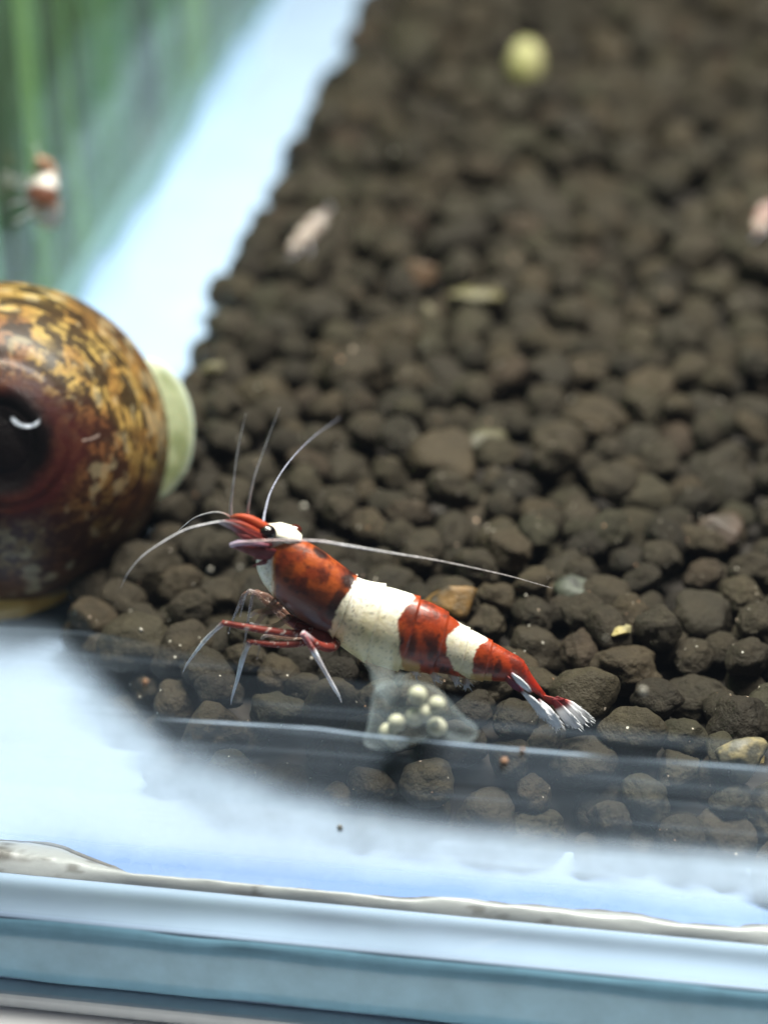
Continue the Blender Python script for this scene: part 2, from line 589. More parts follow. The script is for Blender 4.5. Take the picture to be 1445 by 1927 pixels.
# ------------------------------------------------------------------ soil: where it lies
edge_px = [(760, -140), (690, 0), (620, 130), (545, 270), (492, 370), (440, 440), (392, 560), (372, 660), (330, 730), (250, 880), (190, 1000), (112, 1120), (112, 1180)]
edge_w = np.array([on_z(px, py, -1.8) for px, py in edge_px])
edge_w = edge_w[np.argsort(edge_w[:, 1])]


def x_left(y):
    return np.interp(y, edge_w[:, 1], edge_w[:, 0])


toe_px = [(100, 1200), (150, 1275), (250, 1415), (420, 1522), (700, 1576), (1000, 1600), (1445, 1640), (1700, 1660)]
toe_w = np.array([on_z(px, py, ZF + 1) for px, py in toe_px])


def y_front(x):
    return np.interp(x, toe_w[:, 0], toe_w[:, 1])


def ground_h(x, y):
    """wanted height of the soil top"""
    front = np.clip((y - y_front(x)) / 5.0, 0, 1)
    left = np.clip((x - x_left(y)) / 3.0, 0, 1)
    base = 0.012 * np.maximum(np.asarray(y) - 20, 0) + 0.5 * math.sin(x * 0.11 + y * 0.07) + 0.4 * math.sin(y * 0.19 - x * 0.05)
    base = base * smooth(3, 14, y)
    return ZF + 2.2 + (base - ZF - 2.2) * min(front ** 0.7, left ** 0.5)


# snail position: resting on the bare floor beside the soil
SN_R = 10.4
sn_c = None
for zc in [ZF + SN_R * 0.93]:
    sn_c = on_z(16, 832, zc)
print('snail', sn_c, 'edge x there', x_left(sn_c[1]))
SN_R = 300.0 / FPX * float(project(sn_c)[2])
sn_c = on_z(16, 832, ZF + SN_R * 0.95)
SN_R = 300.0 / FPX * float(project(sn_c)[2])
print('snail r', SN_R, sn_c)

# drop granules one after another onto the floor and each other
cells = {}
G = []                                            # x, y, z, r
CS = 3.2
PACK = 0.93


def neighbours(x, y):
    i, j = int(math.floor(x / CS)), int(math.floor(y / CS))
    for a in (-2, -1, 0, 1, 2):
        for b in (-2, -1, 0, 1, 2):
            c = cells.get((i + a, j + b))
            if c:
                yield from c


def rest_z(x, y, r):
    z = ZF + r * 0.85
    for (gx, gy, gz, gr) in neighbours(x, y):
        s = (gr + r) * PACK
        d2 = (gx - x) ** 2 + (gy - y) ** 2
        if d2 < s * s:
            h = gz + math.sqrt(s * s - d2) * 0.92
            if h > z: z = h
    return z


fails, tries = 0, 0
Y_MAX, X_MAX = 185.0, 62.0
while tries < 17000 and fails < 900:
    tries += 1
    y = random.uniform(-10, Y_MAX)
    # leave the parts that no step to the side could show
    xl = x_left(y)
    xr = 40 + 0.16 * max(y, 0)
    x = random.uniform(xl - 0.3, xr)
    if y < y_front(x):
        continue
    u = random.random()
    r = 1.2 + 1.15 * u ** 1.2 if u < 0.9 else random.uniform(2.2, 2.9)
    r *= 1.0 + 0.45 * float(smooth(25, 120, y))
    r = min(r, 2.75)
    best = None
    for k in range(4):
        xx, yy = (x, y) if k == 0 else (x + random.uniform(-1.8, 1.8), y + random.uniform(-1.8, 1.8))
        if yy < y_front(xx) or xx < x_left(yy) - 0.3:
            continue
        z = rest_z(xx, yy, r)
        if best is None or z < best[2]:
            best = (xx, yy, z, r)
    if best is None:
        continue
    x, y, z, r = best
    if z + r * 0.75 > ground_h(x, y) + random.uniform(-1.1, 0.8):
        fails += 1
        continue
    if math.dist((x, y, z), sn_c) < SN_R + r * 0.55:
        continue
    fails = 0
    G.append(best)
    cells.setdefault((int(math.floor(x / CS)), int(math.floor(y / CS))), []).append(best)
G = np.array(G)
print('granules', len(G), 'tries', tries)

# which of them show, and how large
gx, gy, gd = project(G[:, :3])
size_px = G[:, 3] * 2 * FPX / gd
inside = (gx > -20) & (gx < W + 20) & (gy > -20) & (gy < 1640)
vis = np.zeros(len(G))
for ox, oz in ((0, 0.55), (-0.6, 0.1), (0.6, 0.1), (0, -0.3)):
    tgt = G[:, :3] + (rgt * ox + upv * oz)[None, :] * G[:, 3:4] - fwd[None, :] * (G[:, 3:4] * 0.7)
    d = tgt - CAM
    dl = np.linalg.norm(d, axis=1)
    dn = d / dl[:, None]
    for s in range(0, len(G), 400):
        e = slice(s, s + 400)
        q = G[None, :, :3] - CAM[None, None, :]
        along = np.einsum('ijk,ik->ij', np.broadcast_to(q, (len(dn[e]), len(G), 3)), dn[e])
        perp2 = (q ** 2).sum(-1) - along ** 2
        blk = (perp2 < (G[None, :, 3] * 0.9) ** 2) & (along < (dl[e] - 0.8)[:, None])
        blk[np.arange(len(dn[e])), np.arange(len(G))[e]] = False
        vis[e] += ~blk.any(1)
score = np.where(inside & (vis >= 1), size_px * vis ** 0.5, 0)
hero = np.argsort(-score)[:300]
hero = set(int(i) for i in hero if score[i] > 0)

# ---- granule shapes
M_soil_o = soil_mat('soil_granule', False)
M_soil_a = soil_mat('soil_granule_bulk', True)


def lump(level, seed):
    v, f = ico(level)
    r = np.random.default_rng(seed)
    sc = np.array([r.uniform(0.88, 1.3), r.uniform(0.85, 1.12), r.uniform(0.74, 0.98)])
    n1 = fbm(v * 0.9 + seed * 3.1, 2, seed)
    n2 = fbm(v * 2.3 + seed * 1.7, 3, seed + 50)
    rad = 1 + 0.70 * (n1 - 0.5) + 0.26 * (n2 - 0.5)
    if level >= 4:
        rad += 0.055 * (fbm(v * 7 + seed, 3, seed + 90) - 0.5)
    # flattened facets, as pressed soil has
    for k in range(2):
        d = r.normal(size=3); d /= np.linalg.norm(d)
        h = v @ d * rad
        lim = r.uniform(0.78, 0.95)
        over = np.maximum(h - lim, 0)
        rad = rad * (1 - 0.75 * over / np.maximum(h, 1e-3) * (h > lim))
    return v * rad[:, None] * sc, f


bed = None
# the packed soil below the granules
bx, by = np.linspace(-40, 75, 70), np.linspace(-10, 200, 110)
BX, BY = np.meshgrid(bx, by)
bz = np.array([max(ground_h(a, b) - 3.6, ZF + 0.05) if (b > y_front(a) + 1.5 and a > x_left(b) + 1.5) else ZF + 0.05 for a, b in zip(BX.ravel(), BY.ravel())])
keep = np.array([(b > y_front(a) + 1.0 and a > x_left(b) + 1.2) for a, b in zip(BX.ravel(), BY.ravel())])
bf = grid_faces(len(by), len(bx), False)
bf = bf[keep[bf].all(1)]
M_base = plain('soil_dust', lin(38, 33, 28), 0.9, noise=0.3, nscale=1.2)
bed = mesh_np('soil_bed', np.stack([BX.ravel(), BY.ravel(), bz], 1), bf, M_base, None)
tag(bed, kind='structure')

variants = []
for k in range(26):
    v, f = lump(4 if k < 20 else 5, 100 + k)
    me_o = mesh_np('soil_granule', v, f, M_soil_o, bed)
    variants.append(me_o.data)
    bpy.data.objects.remove(me_o)


def rand_rot():
    q = rng.normal(size=4)
    q /= np.linalg.norm(q)
    w, x, y, z = q
    return np.array([[1 - 2 * (y * y + z * z), 2 * (x * y - z * w), 2 * (x * z + y * w)],
                     [2 * (x * y + z * w), 1 - 2 * (x * x + z * z), 2 * (y * z - x * w)],
                     [2 * (x * z - y * w), 2 * (y * z + x * w), 1 - 2 * (x * x + y * y)]])


def tilt_rot():
    a, b, c = rng.uniform(0, 2 * np.pi), rng.normal(0, 0.35), rng.normal(0, 0.35)
    return np.array(Matrix.Rotation(a, 3, 'Z') @ Matrix.Rotation(b, 3, 'X') @ Matrix.Rotation(c, 3, 'Y'))


for n, i in enumerate(sorted(hero, key=lambda q: -score[q])):
    o = bpy.data.objects.new('soil_granule', variants[int(rng.integers(len(variants)))])
    COL.objects.link(o)
    o.parent = bed
    Rm = Matrix(tilt_rot().tolist()).to_4x4()
    s = float(G[i, 3]) * 1.03
    o.matrix_local = Matrix.Translation(Vector(G[i, :3] * MM)) @ Rm @ Matrix.Scale(s, 4)

lv = [lump(3, 300 + k) for k in range(14)]
VV, FF, RR, off = [], [], [], 0
for i in range(len(G)):
    if i in hero:
        continue
    v, f = lv[int(rng.integers(len(lv)))]
    VV.append((v @ tilt_rot().T) * (G[i, 3] * 1.03) + G[i, :3])
    FF.append(f + off)
    RR.append(np.full(len(v), rng.random()))
    off += len(v)
bulk = mesh_np('loose_granules', np.vstack(VV), np.vstack(FF), M_soil_a, bed, extra={'rnd': np.concatenate(RR)})
tag(bulk, kind='stuff')

# ------------------------------------------------------------------ the shrimp
def sp(px, py, y=0.0):
    return on_y(px, py, y)


ST = [((490, 992), (488, 1024)), ((497, 990), (484, 1048)), ((518, 991), (483, 1070)), ((545, 1000), (493, 1095)), ((575, 1014), (512, 1120)), ((610, 1034), (545, 1152)),
      ((645, 1060), (585, 1178)), ((670, 1079), (618, 1192)), ((685, 1088), (645, 1218)), ((733, 1101), (692, 1245)),
      ((788, 1121), (745, 1259)), ((830, 1141), (790, 1263)), ((868, 1172), (842, 1268)), ((895, 1187), (872, 1275)),
      ((921, 1202), (902, 1280)), ((955, 1222), (930, 1281)), ((986, 1242), (958, 1282)), ((1003, 1270), (978, 1290)), ((1018, 1292), (1003, 1303)), ((1031, 1311), (1024, 1316))]
Dp = np.array([sp(*a) for a, b in ST])
Vp = np.array([sp(*b) for a, b in ST])
NB, NA = 380, 120
Dc, Vc = catmull(Dp, NB), catmull(Vp, NB)
cen = (Dc + Vc) / 2
hv = (Dc - Vc) / 2
K = np.interp(np.linspace(0, len(ST) - 1, NB), [0, 2, 4, 8, 11, 14, 17, 19], [0.62, 0.66, 0.70, 0.74, 0.72, 0.72, 0.9, 1.3])
pc, psn = 0.80, 0.60
fac = pc / np.sqrt(pc ** 2 + K ** 2 * psn ** 2)
st = np.linspace(0, len(ST) - 1, NB)
edges = np.array([7.3, 8.9, 10.1, 11.4, 12.6, 14.2, 16.1])
ridge = np.zeros(NB)
for e in edges:
    ridge += 0.06 * np.where(st < e, np.exp((st - e) / 0.35), -0.6 * np.exp((e - st) / 0.16))
ang = np.linspace(0, 2 * np.pi, NA, endpoint=False)
hl = np.linalg.norm(hv, axis=1)
endtap = np.sqrt(np.clip(st / 0.35, 0.02, 1))
a_half = hv * (fac * (1 + ridge) * endtap)[:, None]
b_half = hl * fac * K * (1 + ridge) * endtap
body_v = cen[:, None, :] + np.cos(ang)[None, :, None] * a_half[:, None, :]
# a shrimp is egg-shaped in section: fuller below the middle
wprof = np.sin(ang) * (1 + 0.10 * np.cos(ang + np.pi))
body_v = body_v + (wprof[None, :] * b_half[:, None])[:, :, None] * np.array([0, 1.0, 0])
bv = body_v.reshape(-1, 3)
mir = bv.copy()
mir[:, 1] = -np.abs(mir[:, 1])
qx, qy, _ = project(mir)
wb = lambda s, amp, sd: amp * (fbm(mir * s, 4, sd) - 0.5)
jag = wb(2.2, 16, 5) + wb(9, 8, 6)
sst = np.repeat(st, NA)


def xcurve(pts):
    pts = sorted(pts, key=lambda p: p[1])
    return np.interp(qy, [p[1] for p in pts], [p[0] for p in pts])


cA = xcurve([(690, 1070), (678, 1086), (664, 1102), (645, 1130), (630, 1160), (621, 1190), (632, 1215), (650, 1240)])
cB = xcurve([(800, 1112), (786, 1123), (764, 1142), (747, 1166), (750, 1195), (752, 1230), (760, 1262)])
cC = xcurve([(884, 1160), (868, 1174), (842, 1195), (838, 1207), (842, 1235), (854, 1260), (878, 1276)])
cD = xcurve([(938, 1190), (920, 1203), (900, 1215), (897, 1226), (892, 1238), (889, 1260), (894, 1282)])
cH = xcurve([(590, 990), (562, 1006), (541, 1020), (516, 1030), (513, 1040), (514, 1067), (515, 1095), (516, 1140)])
nlow = fbm(mir * 1.2, 4, 40)
nhi = fbm(mir * 5.0, 4, 44)
# red-brown pigment
n_st = fbm(np.stack([qx * 0.09, qy * 0.03, qx * 0 + 3], 1), 4, 70)
red = mix(lin(160, 74, 27), lin(124, 48, 20), smooth(0.4, 0.62, nlow))
red = mix(red, lin(72, 33, 22), smooth(1075, 1150, qy + (qx - 560) * -0.10) * (sst < 7.6) * 0.85)
red = mix(red, lin(154, 54, 20), (sst > 9) * smooth(9, 10.5, sst) * 0.8)
red = mix(red, lin(150, 34, 16), smooth(14, 17.5, sst))
dk = smooth(0.48, 0.64, nhi * 0.3 + nlow * 0.4 + 0.3 * fbm(mir * 2.4, 4, 47)) * 0.62
dk = np.maximum(dk, smooth(0.50, 0.60, n_st) * smooth(1165, 1215, qy) * (sst > 9) * (sst < 13) * 0.9)


def blot(cx, cy, rx, ry, amt, rot=0.0, sd=1):
    c, s = math.cos(rot), math.sin(rot)
    u = ((qx - cx) * c + (qy - cy) * s) / rx
    v = (-(qx - cx) * s + (qy - cy) * c) / ry
    return amt * smooth(1.15, 0.55, np.sqrt(u * u + v * v) + 0.9 * (fbm(mir * 4.0, 3, 80 + sd) - 0.5))


for b in [(606, 1043, 24, 9, 0.97, 0.40, 1), (565, 1032, 22, 5, 0.55, 0.3, 2), (545, 1070, 11, 17, 0.5, 0.3, 3), (540, 1092, 9, 6, 0.7, 0.3, 4), (572, 1090, 9, 5, 0.65, 0, 5),
          (655, 1092, 18, 18, 0.95, 0.7, 6), (634, 1136, 14, 46, 0.85, 0.45, 7), (590, 1115, 36, 8, 0.45, 0.1, 8), (775, 1215, 10, 30, 0.75, 0.25, 9), (815, 1220, 9, 32, 0.8, 0.3, 10),
          (937, 1255, 8, 17, 0.8, 0.2, 11), (600, 1165, 30, 16, 0.4, 0.4, 12)]:
    dk = np.maximum(dk, blot(*b))
red = mix(red, lin(30, 14, 12), np.clip(dk, 0, 0.95))
# white pigment with yellowish lower half, tiny cracks and specks
white = mix(lin(250, 248, 238), lin(226, 204, 140), smooth(1105, 1215, qy + 30 * (nlow - 0.5) - (qx - 690) * 0.35) * 0.85)
white = mix(white, lin(205, 190, 140), smooth(0.52, 0.66, nhi) * 0.35)
crk = np.abs(fbm(mir * [2.1, 2.1, 2.6], 4, 91) - 0.5)
white = mix(white, lin(120, 116, 100), smooth(0.010, 0.002, crk) * (fbm(mir * 1.1, 2, 19) > 0.52) * 0.75)
white = mix(white, lin(105, 96, 78), smooth(0.68, 0.74, fbm(mir * 11, 3, 93)) * 0.5)
soft = lambda d, w=1.3: smooth(-w, w, d)
w1 = soft(qx - cA + jag * 0.75) * soft(cB - qx + jag * 0.3) * (sst > 6.3)
w2 = soft(qx - cC + jag * 0.5) * soft(cD - qx + jag * 0.6) * (sst > 10.5)
wh = soft(cH - qx + jag * 0.3) * (sst < 5.2)
face = soft((500 - qx) + (qy - 1030) * -0.55 + 6 * (nlow - 0.5), 3) * (qy < 1062) * 0 \
    + soft(512 - qx - np.abs(qy - 1012) * 0.35) * (qy < 1052) * (qy > 1000)
wh = wh * (1 - np.clip(face, 0, 1))
lip = (np.abs(qx - cH) < 4) * (sst < 5.2) * (1 - np.clip(face, 0, 1))
bodyc = mix(red, white, np.clip(w1 + w2 + wh, 0, 1))
bodyc = mix(bodyc, lin(214, 150, 60), lip * 0.4)
# tan underside between the bands
under = soft(qy - (1232 + (qx - 740) * 0.35), 6) * soft(qx - cB, 2) * (qx < 790)
under = np.maximum(under, soft(qy - 1268, 3) * (qx > 885) * (qx < 925))
bodyc = mix(bodyc, lin(196, 160, 98), under * 0.8)
body_f = [list(q) for q in grid_faces(NB, NA)]
body_f.append(list(range(NA))[::-1])
body_f.append([(NB - 1) * NA + q for q in range(NA)])

SH_BASE = (0.0, 0.0, 0.0)
shrimp = tag(empty('shrimp', SH_BASE), 'red and white banded shrimp standing on the dark soil beside the egg sac', 'shrimp', 'banded shrimps')
M_body = pigment('shrimp_body', 0.38, sss=0.15, coat=0.18, bump=0.2, bscale=5.0, spec=0.45)
M_limb = pigment('shrimp_limb', 0.5, spec=0.3, alpha=True)
M_eye = plain('shrimp_eye', lin(18, 10, 9), 0.12, coat=0.6)
mesh_np('body', bv, body_f, M_body, shrimp, col=bodyc)


def ball(name, c, r, mat, parent, sc=(1, 1, 1), col=None, lvl=4):
    v, f = ico(lvl)
    return mesh_np(name, v * np.array(sc) * r + np.asarray(c), f, mat, parent, col=None if col is None else np.tile(col, (len(v), 1)))


y_near = -float(np.interp(1.6, st, b_half)) * 0.75
ball('eye', sp(502, 1003, y_near - 0.25), 0.56, M_eye, shrimp, (1.1, 0.9, 0.95))
ball('eye', sp(553, 997, 1.75), 0.42, plain('shrimp_eye_far', lin(70, 26, 14), 0.15, coat=0.5), shrimp, (1.2, 0.9, 0.8))


def limb(name, pts, rad, cols, n=60, sides=10, flat=1.0, parent=None, segs=0, side_dir=(0, 1, 0), bands=0.0):
    """pts: (px, py, y mm); cols: list of (t, rgb, alpha)"""
    P3 = [sp(a, b, c) for a, b, c in pts]
    v, f, t = tube(P3, [q * (0.74 if name == 'leg' else 0.62) for q in rad], n, sides, flat, side_dir)
    ts = [c[0] for c in cols]
    col = np.stack([np.interp(t, ts, [c[1][k] for c in cols]) for k in range(3)] + [np.interp(t, ts, [c[2] ** (1.35 if name == 'leg' else 0.8) for c in cols])], 1)
    if bands:
        col[:, :3] *= (1 - bands + bands * (np.sin(t * segs * 2 * np.pi) > 0))[:, None]
    nn = fbm(v * 3.0, 3, 33)
    col[:, :3] *= (0.55 + 0.9 * nn)[:, None]
    if name == 'leg':
        fl_ = smooth(0.64, 0.72, fbm(v * 6.0, 3, 37))[:, None]
        col[:, :3] = col[:, :3] * (1 - 0.7 * fl_) + np.asarray(lin(236, 226, 216)) * 0.7 * fl_
    return mesh_np(name, v, f, M_limb, parent or shrimp, col=col)


RD, RL, LT, WT = lin(140, 56, 46), lin(110, 42, 34), lin(205, 200, 208), lin(234, 240, 250)
BR = lin(128, 92, 78)
# near walking legs
limb('leg', [(600, 1183, -0.6), (560, 1192, -1.6), (500, 1186, -2.3), (421, 1172, -2.6)], [0.34, 0.33, 0.30, 0.22], [(0, RL, 0.95), (0.8, RD, 0.92), (1, RD, 0.85)], parent=shrimp)
limb('leg', [(423, 1171, -2.6), (404, 1187, -2.6), (387, 1204, -2.5), (368, 1228, -2.4), (352, 1250, -2.3), (344, 1266, -2.2)], [0.24, 0.15, 0.19, 0.12, 0.09, 0.03],
     [(0, RD, 0.85), (0.12, LT, 0.6), (0.45, WT, 0.5), (0.5, WT, 0.65), (1, LT, 0.42)], parent=shrimp)
limb('leg', [(612, 1200, -0.8), (560, 1211, -1.8), (515, 1212, -2.4), (470, 1207, -2.7)], [0.30, 0.30, 0.28, 0.22], [(0, RL, 0.95), (0.8, RD, 0.9), (1, RD, 0.8)], parent=shrimp)
limb('leg', [(471, 1206, -2.7), (464, 1222, -2.8), (456, 1243, -2.9), (446, 1282, -3.0), (437, 1312, -3.0), (435, 1326, -3.0)], [0.27, 0.18, 0.22, 0.14, 0.10, 0.03],
     [(0, RD, 0.75), (0.12, LT, 0.68), (0.42, WT, 0.62), (0.46, WT, 0.8), (1, LT, 0.45)], parent=shrimp)
limb('leg', [(640, 1196, -0.6), (626, 1217, -1.8), (600, 1214, -2.6), (570, 1192, -3.2)], [0.42, 0.40, 0.34, 0.26], [(0, RL, 0.95), (0.8, RD, 0.88), (1, LT, 0.8)], parent=shrimp)
limb('leg', [(569, 1191, -3.2), (581, 1210, -3.3), (593, 1230, -3.3), (612, 1264, -3.4), (630, 1296, -3.4), (637, 1308, -3.4), (643, 1322, -3.4)], [0.29, 0.23, 0.25, 0.17, 0.16, 0.10, 0.03],
     [(0, lin(178, 120, 130), 0.85), (0.25, RD, 0.85), (0.33, WT, 0.9), (0.38, LT, 0.7), (0.85, WT, 0.75), (1, LT, 0.5)], parent=shrimp)
# fleshy base the legs spring from
for y0, pts, rr in [(-0.9, [(556, 1176), (585, 1190), (612, 1200), (634, 1204)], [0.25, 0.5, 0.55, 0.2]), (0.3, [(540, 1162), (575, 1180), (610, 1192), (636, 1196)], [0.25, 0.6, 0.7, 0.3])]:
    limb('leg_base', [(a, b, y0) for a, b in pts], [q * 1.5 for q in rr], [(0, RL, 0.95), (1, RL, 0.95)])
# far walking legs, browner and half clear
for y0, pts in [(1.2, [(560, 1178), (524, 1141), (500, 1120), (464, 1116), (450, 1140), (438, 1168), (430, 1192)]),
                (0.6, [(575, 1183), (540, 1166), (505, 1138), (474, 1112), (462, 1122), (452, 1160)]),
                (2.2, [(590, 1186), (550, 1176), (520, 1150), (492, 1118), (478, 1116), (470, 1150), (462, 1200), (455, 1230)]),
                (2.6, [(622, 1196), (585, 1204), (540, 1200), (500, 1196), (490, 1215), (484, 1240)])]:
    limb('leg', [(a, b, y0 + 0.1 * k) for k, (a, b) in enumerate(pts)], [0.26, 0.25, 0.22, 0.18, 0.14, 0.09, 0.05], [(0, BR, 0.75), (0.5, BR, 0.55), (0.75, LT, 0.45), (1, LT, 0.35)])
# mouth legs: short speckled clear limbs folded under the head
for y0, pts in [(-1.4, [(530, 1140), (505, 1150), (482, 1152), (470, 1162)]), (-0.8, [(520, 1128), (500, 1152), (484, 1172), (474, 1186)]), (-0.2, [(545, 1160), (520, 1178), (495, 1180), (470, 1172)])]:
    limb('mouth_leg', [(a, b, y0) for a, b in pts], [0.30, 0.34, 0.26, 0.08], [(0, BR, 0.6), (0.6, lin(150, 120, 100), 0.35), (1, LT, 0.3)])

# head appendages: antenna stalks and the blades (scales) beside them
def blade(name, pts, wid, thick, cols, n=40, parent=None, side=(0, 1, 0), fringe=0, fl=0.6, mat=None, sides=24):
    P3 = [sp(*p) for p in pts]
    v, f, t = tube(P3, wid, n, sides, thick, side)
    ts = [c[0] for c in cols]
    col = np.stack([np.interp(t, ts, [c[1][k] for c in cols]) for k in range(3)] + [np.interp(t, ts, [c[2] for c in cols])], 1)
    al = np.tile(np.linspace(0, 2 * np.pi, sides, endpoint=False), n)
    nn = fbm(np.stack([np.cos(al) * 4.0, np.sin(al) * 4.0, t * 2.0], 1), 3, 35)
    if mat is None and not fringe:
        col[:, :3] *= (0.45 + 1.05 * nn)[:, None]
    else:
        col[:, :3] *= (0.8 + 0.4 * nn)[:, None]
    parts = [(v, f, col)]
    if fringe:
        c = catmull(P3, n)
        r_ = np.interp(np.linspace(0, 1, n), np.linspace(0, 1, len(wid)), wid)
        tan = np.gradient(c, axis=0); tan /= np.linalg.norm(tan, axis=1)[:, None]
        b = np.cross(tan, np.array(side, float)); b /= np.linalg.norm(b, axis=1)[:, None]
        for k in range(fringe):
            i = int(n * (0.45 + 0.54 * random.random()))
            i = min(i, n - 1)
            sgn = random.choice((-1, 1))
            off = random.uniform(-0.9, 0.9) if i > n * 0.9 else sgn * 0.85
            p0 = c[i] + b[i] * r_[i] * off
            d = tan[i] * random.uniform(0.8, 1.1) + b[i] * off * 0.5 + np.array([0, random.uniform(-0.2, 0.2), 0])
            ln = fl * random.uniform(0.5, 1.1)
            vv, ff, tt = tube([p0, p0 + d * ln * 0.5, p0 + d * ln], [0.035, 0.028, 0.012], 4, 4)
            parts.append((vv, ff, np.tile(np.append(lin(235, 236, 240), 0.6), (len(vv), 1))))
    V_, F_, C_ = join(parts)
    return mesh_np(name, V_, F_, mat or M_limb, parent or shrimp, col=C_)


OR = lin(166, 66, 36)
PK = lin(176, 96, 100)
blade('antenna_stalk', [(514, 1008, -0.5), (490, 992, -0.8), (468, 979, -0.9), (448, 973, -0.9), (434, 973, -0.9)], [0.45, 0.46, 0.36, 0.22, 0.06], 0.7, [(0, OR, 1), (0.7, OR, 0.95), (1, lin(190, 110, 80), 0.7)])
blade('antenna_stalk', [(505, 1000, 0.7), (484, 984, 0.8), (466, 972, 0.8)], [0.34, 0.30, 0.14], 0.7, [(0, OR, 1), (1, OR, 0.9)])
blade('antenna_stalk', [(500, 1012, -1.0), (472, 996, -1.3), (448, 985, -1.4), (424, 979, -1.4)], [0.22, 0.24, 0.18, 0.04], 0.6, [(0, OR, 1), (0.6, lin(150, 62, 44), 0.95), (1, PK, 0.6)])
blade('antenna_scale', [(508, 1024, -1.1), (478, 1010, -1.4), (446, 994, -1.5), (420, 984, -1.5), (406, 981, -1.5)], [0.36, 0.40, 0.30, 0.17, 0.03], 0.22, [(0, lin(120, 40, 34), 0.95), (0.4, lin(140, 66, 66), 0.7), (0.75, LT, 0.45), (1, LT, 0.4)])
blade('antenna_scale', [(504, 1020, -1.5), (476, 1008, -1.8), (454, 996, -1.9), (436, 988, -1.9)], [0.10, 0.14, 0.11, 0.03], 0.4, [(0, RD, 1), (1, lin(150, 60, 60), 0.9)])
blade('antenna_scale', [(508, 1030, -1.2), (486, 1021, -1.5), (462, 1012, -1.6), (444, 1004, -1.6)], [0.30, 0.30, 0.20, 0.03], 0.4, [(0, lin(104, 34, 32), 1), (0.6, lin(128, 52, 48), 0.85), (1, PK, 0.5)])
blade('antenna_scale', [(512, 1044, -1.0), (490, 1040, -1.5), (468, 1034, -1.7), (446, 1029, -1.8), (432, 1026, -1.8)], [0.50, 0.46, 0.33, 0.19, 0.05], 0.3, [(0, lin(96, 32, 36), 1), (0.55, lin(112, 46, 44), 0.9), (0.85, lin(150, 104, 112), 0.6), (1, WT, 0.5)])
blade('antenna_stalk', [(505, 1026, -1.5), (476, 1022, -1.9), (450, 1022, -2.0), (434, 1026, -2.0)], [0.12, 0.15, 0.17, 0.13], 0.9, [(0, lin(140, 70, 80), 0.9), (1, lin(200, 190, 220), 0.8)])
for a, b, c, d in [(492, 1050, 476, 1052), (490, 1060, 474, 1066), (494, 1046, 470, 1044)]:
    blade('mouthpart', [(a + 14, b - 4, -1.0), (a, b, -1.3), (c, d, -1.4)], [0.2, 0.14, 0.02], 0.6, [(0, lin(104, 36, 36), 1), (1, PK, 0.5)], n=14)
# rostrum: thin pointed ridge between the eyes
blade('rostrum', [(566, 1014, 0.1), (545, 1006, 0.0), (525, 1000, -0.1), (506, 994, -0.1), (486, 985, 0.0)], [0.20, 0.46, 0.46, 0.26, 0.04], 1.6, [(0, lin(238, 232, 214), 1), (0.6, lin(238, 232, 214), 1), (1, OR, 0.9)])

AW, AG = lin(238, 236, 242), lin(215, 208, 208)
ant = [
    ([(436, 980, -0.7), (435, 950, -0.6), (440, 905, -0.4), (449, 840, 0), (463, 778, 0.4)], [0.17, 0.13, 0.09, 0.06, 0.025], [(0, OR, 0.8), (0.12, AG, 0.7), (1, AW, 0.55)]),
    ([(466, 974, -0.4), (469, 945, -0.3), (480, 895, 0), (500, 838, 0.4), (526, 768, 0.8)], [0.15, 0.12, 0.09, 0.06, 0.025], [(0, OR, 0.9), (0.15, AG, 0.75), (1, AW, 0.6)]),
    ([(494, 994, 1.0), (500, 958, 2.5), (513, 918, 5), (545, 868, 9), (590, 822, 15), (640, 786, 22)], [0.17, 0.16, 0.13, 0.10, 0.07, 0.04], [(0, lin(150, 152, 170), 0.6), (1, lin(150, 152, 170), 0.25)]),
    ([(438, 976, -0.4), (422, 966, 0.2), (400, 964, 1.0), (369, 973, 2.0), (348, 988, 3.0), (335, 1000, 3.6)], [0.08, 0.07, 0.07, 0.06, 0.05, 0.02], [(0, OR, 0.8), (0.3, AG, 0.6), (1, AW, 0.45)]),
    ([(436, 981, -1.2), (420, 981, -1.4), (394, 985, -1.8), (351, 996, -2.4), (308, 1019, -3.0), (268, 1047, -3.4), (241, 1079, -3.8), (228, 1106, -4)], [0.09, 0.09, 0.085, 0.08, 0.07, 0.06, 0.045, 0.02], [(0, lin(190, 120, 90), 0.9), (0.2, AW, 0.75), (1, AW, 0.5)]),
    ([(434, 1026, -2.1), (460, 1020, -2.6), (524, 1017, -3.0), (596, 1018, -3.0), (650, 1026, -2.6), (740, 1041, -1.4), (830, 1056, 0), (950, 1082, 1.6), (1040, 1107, 3)], [0.13, 0.13, 0.115, 0.105, 0.10, 0.085, 0.07, 0.05, 0.02], [(0, lin(200, 180, 200), 0.85), (0.2, lin(205, 176, 176), 0.8), (0.5, AW, 0.75), (0.75, AG, 0.55), (1, AG, 0.3)]),
]
for pts, rad, cols in ant:
    limb('antenna', pts, rad, cols, n=150, sides=7, segs=60, bands=0.25)

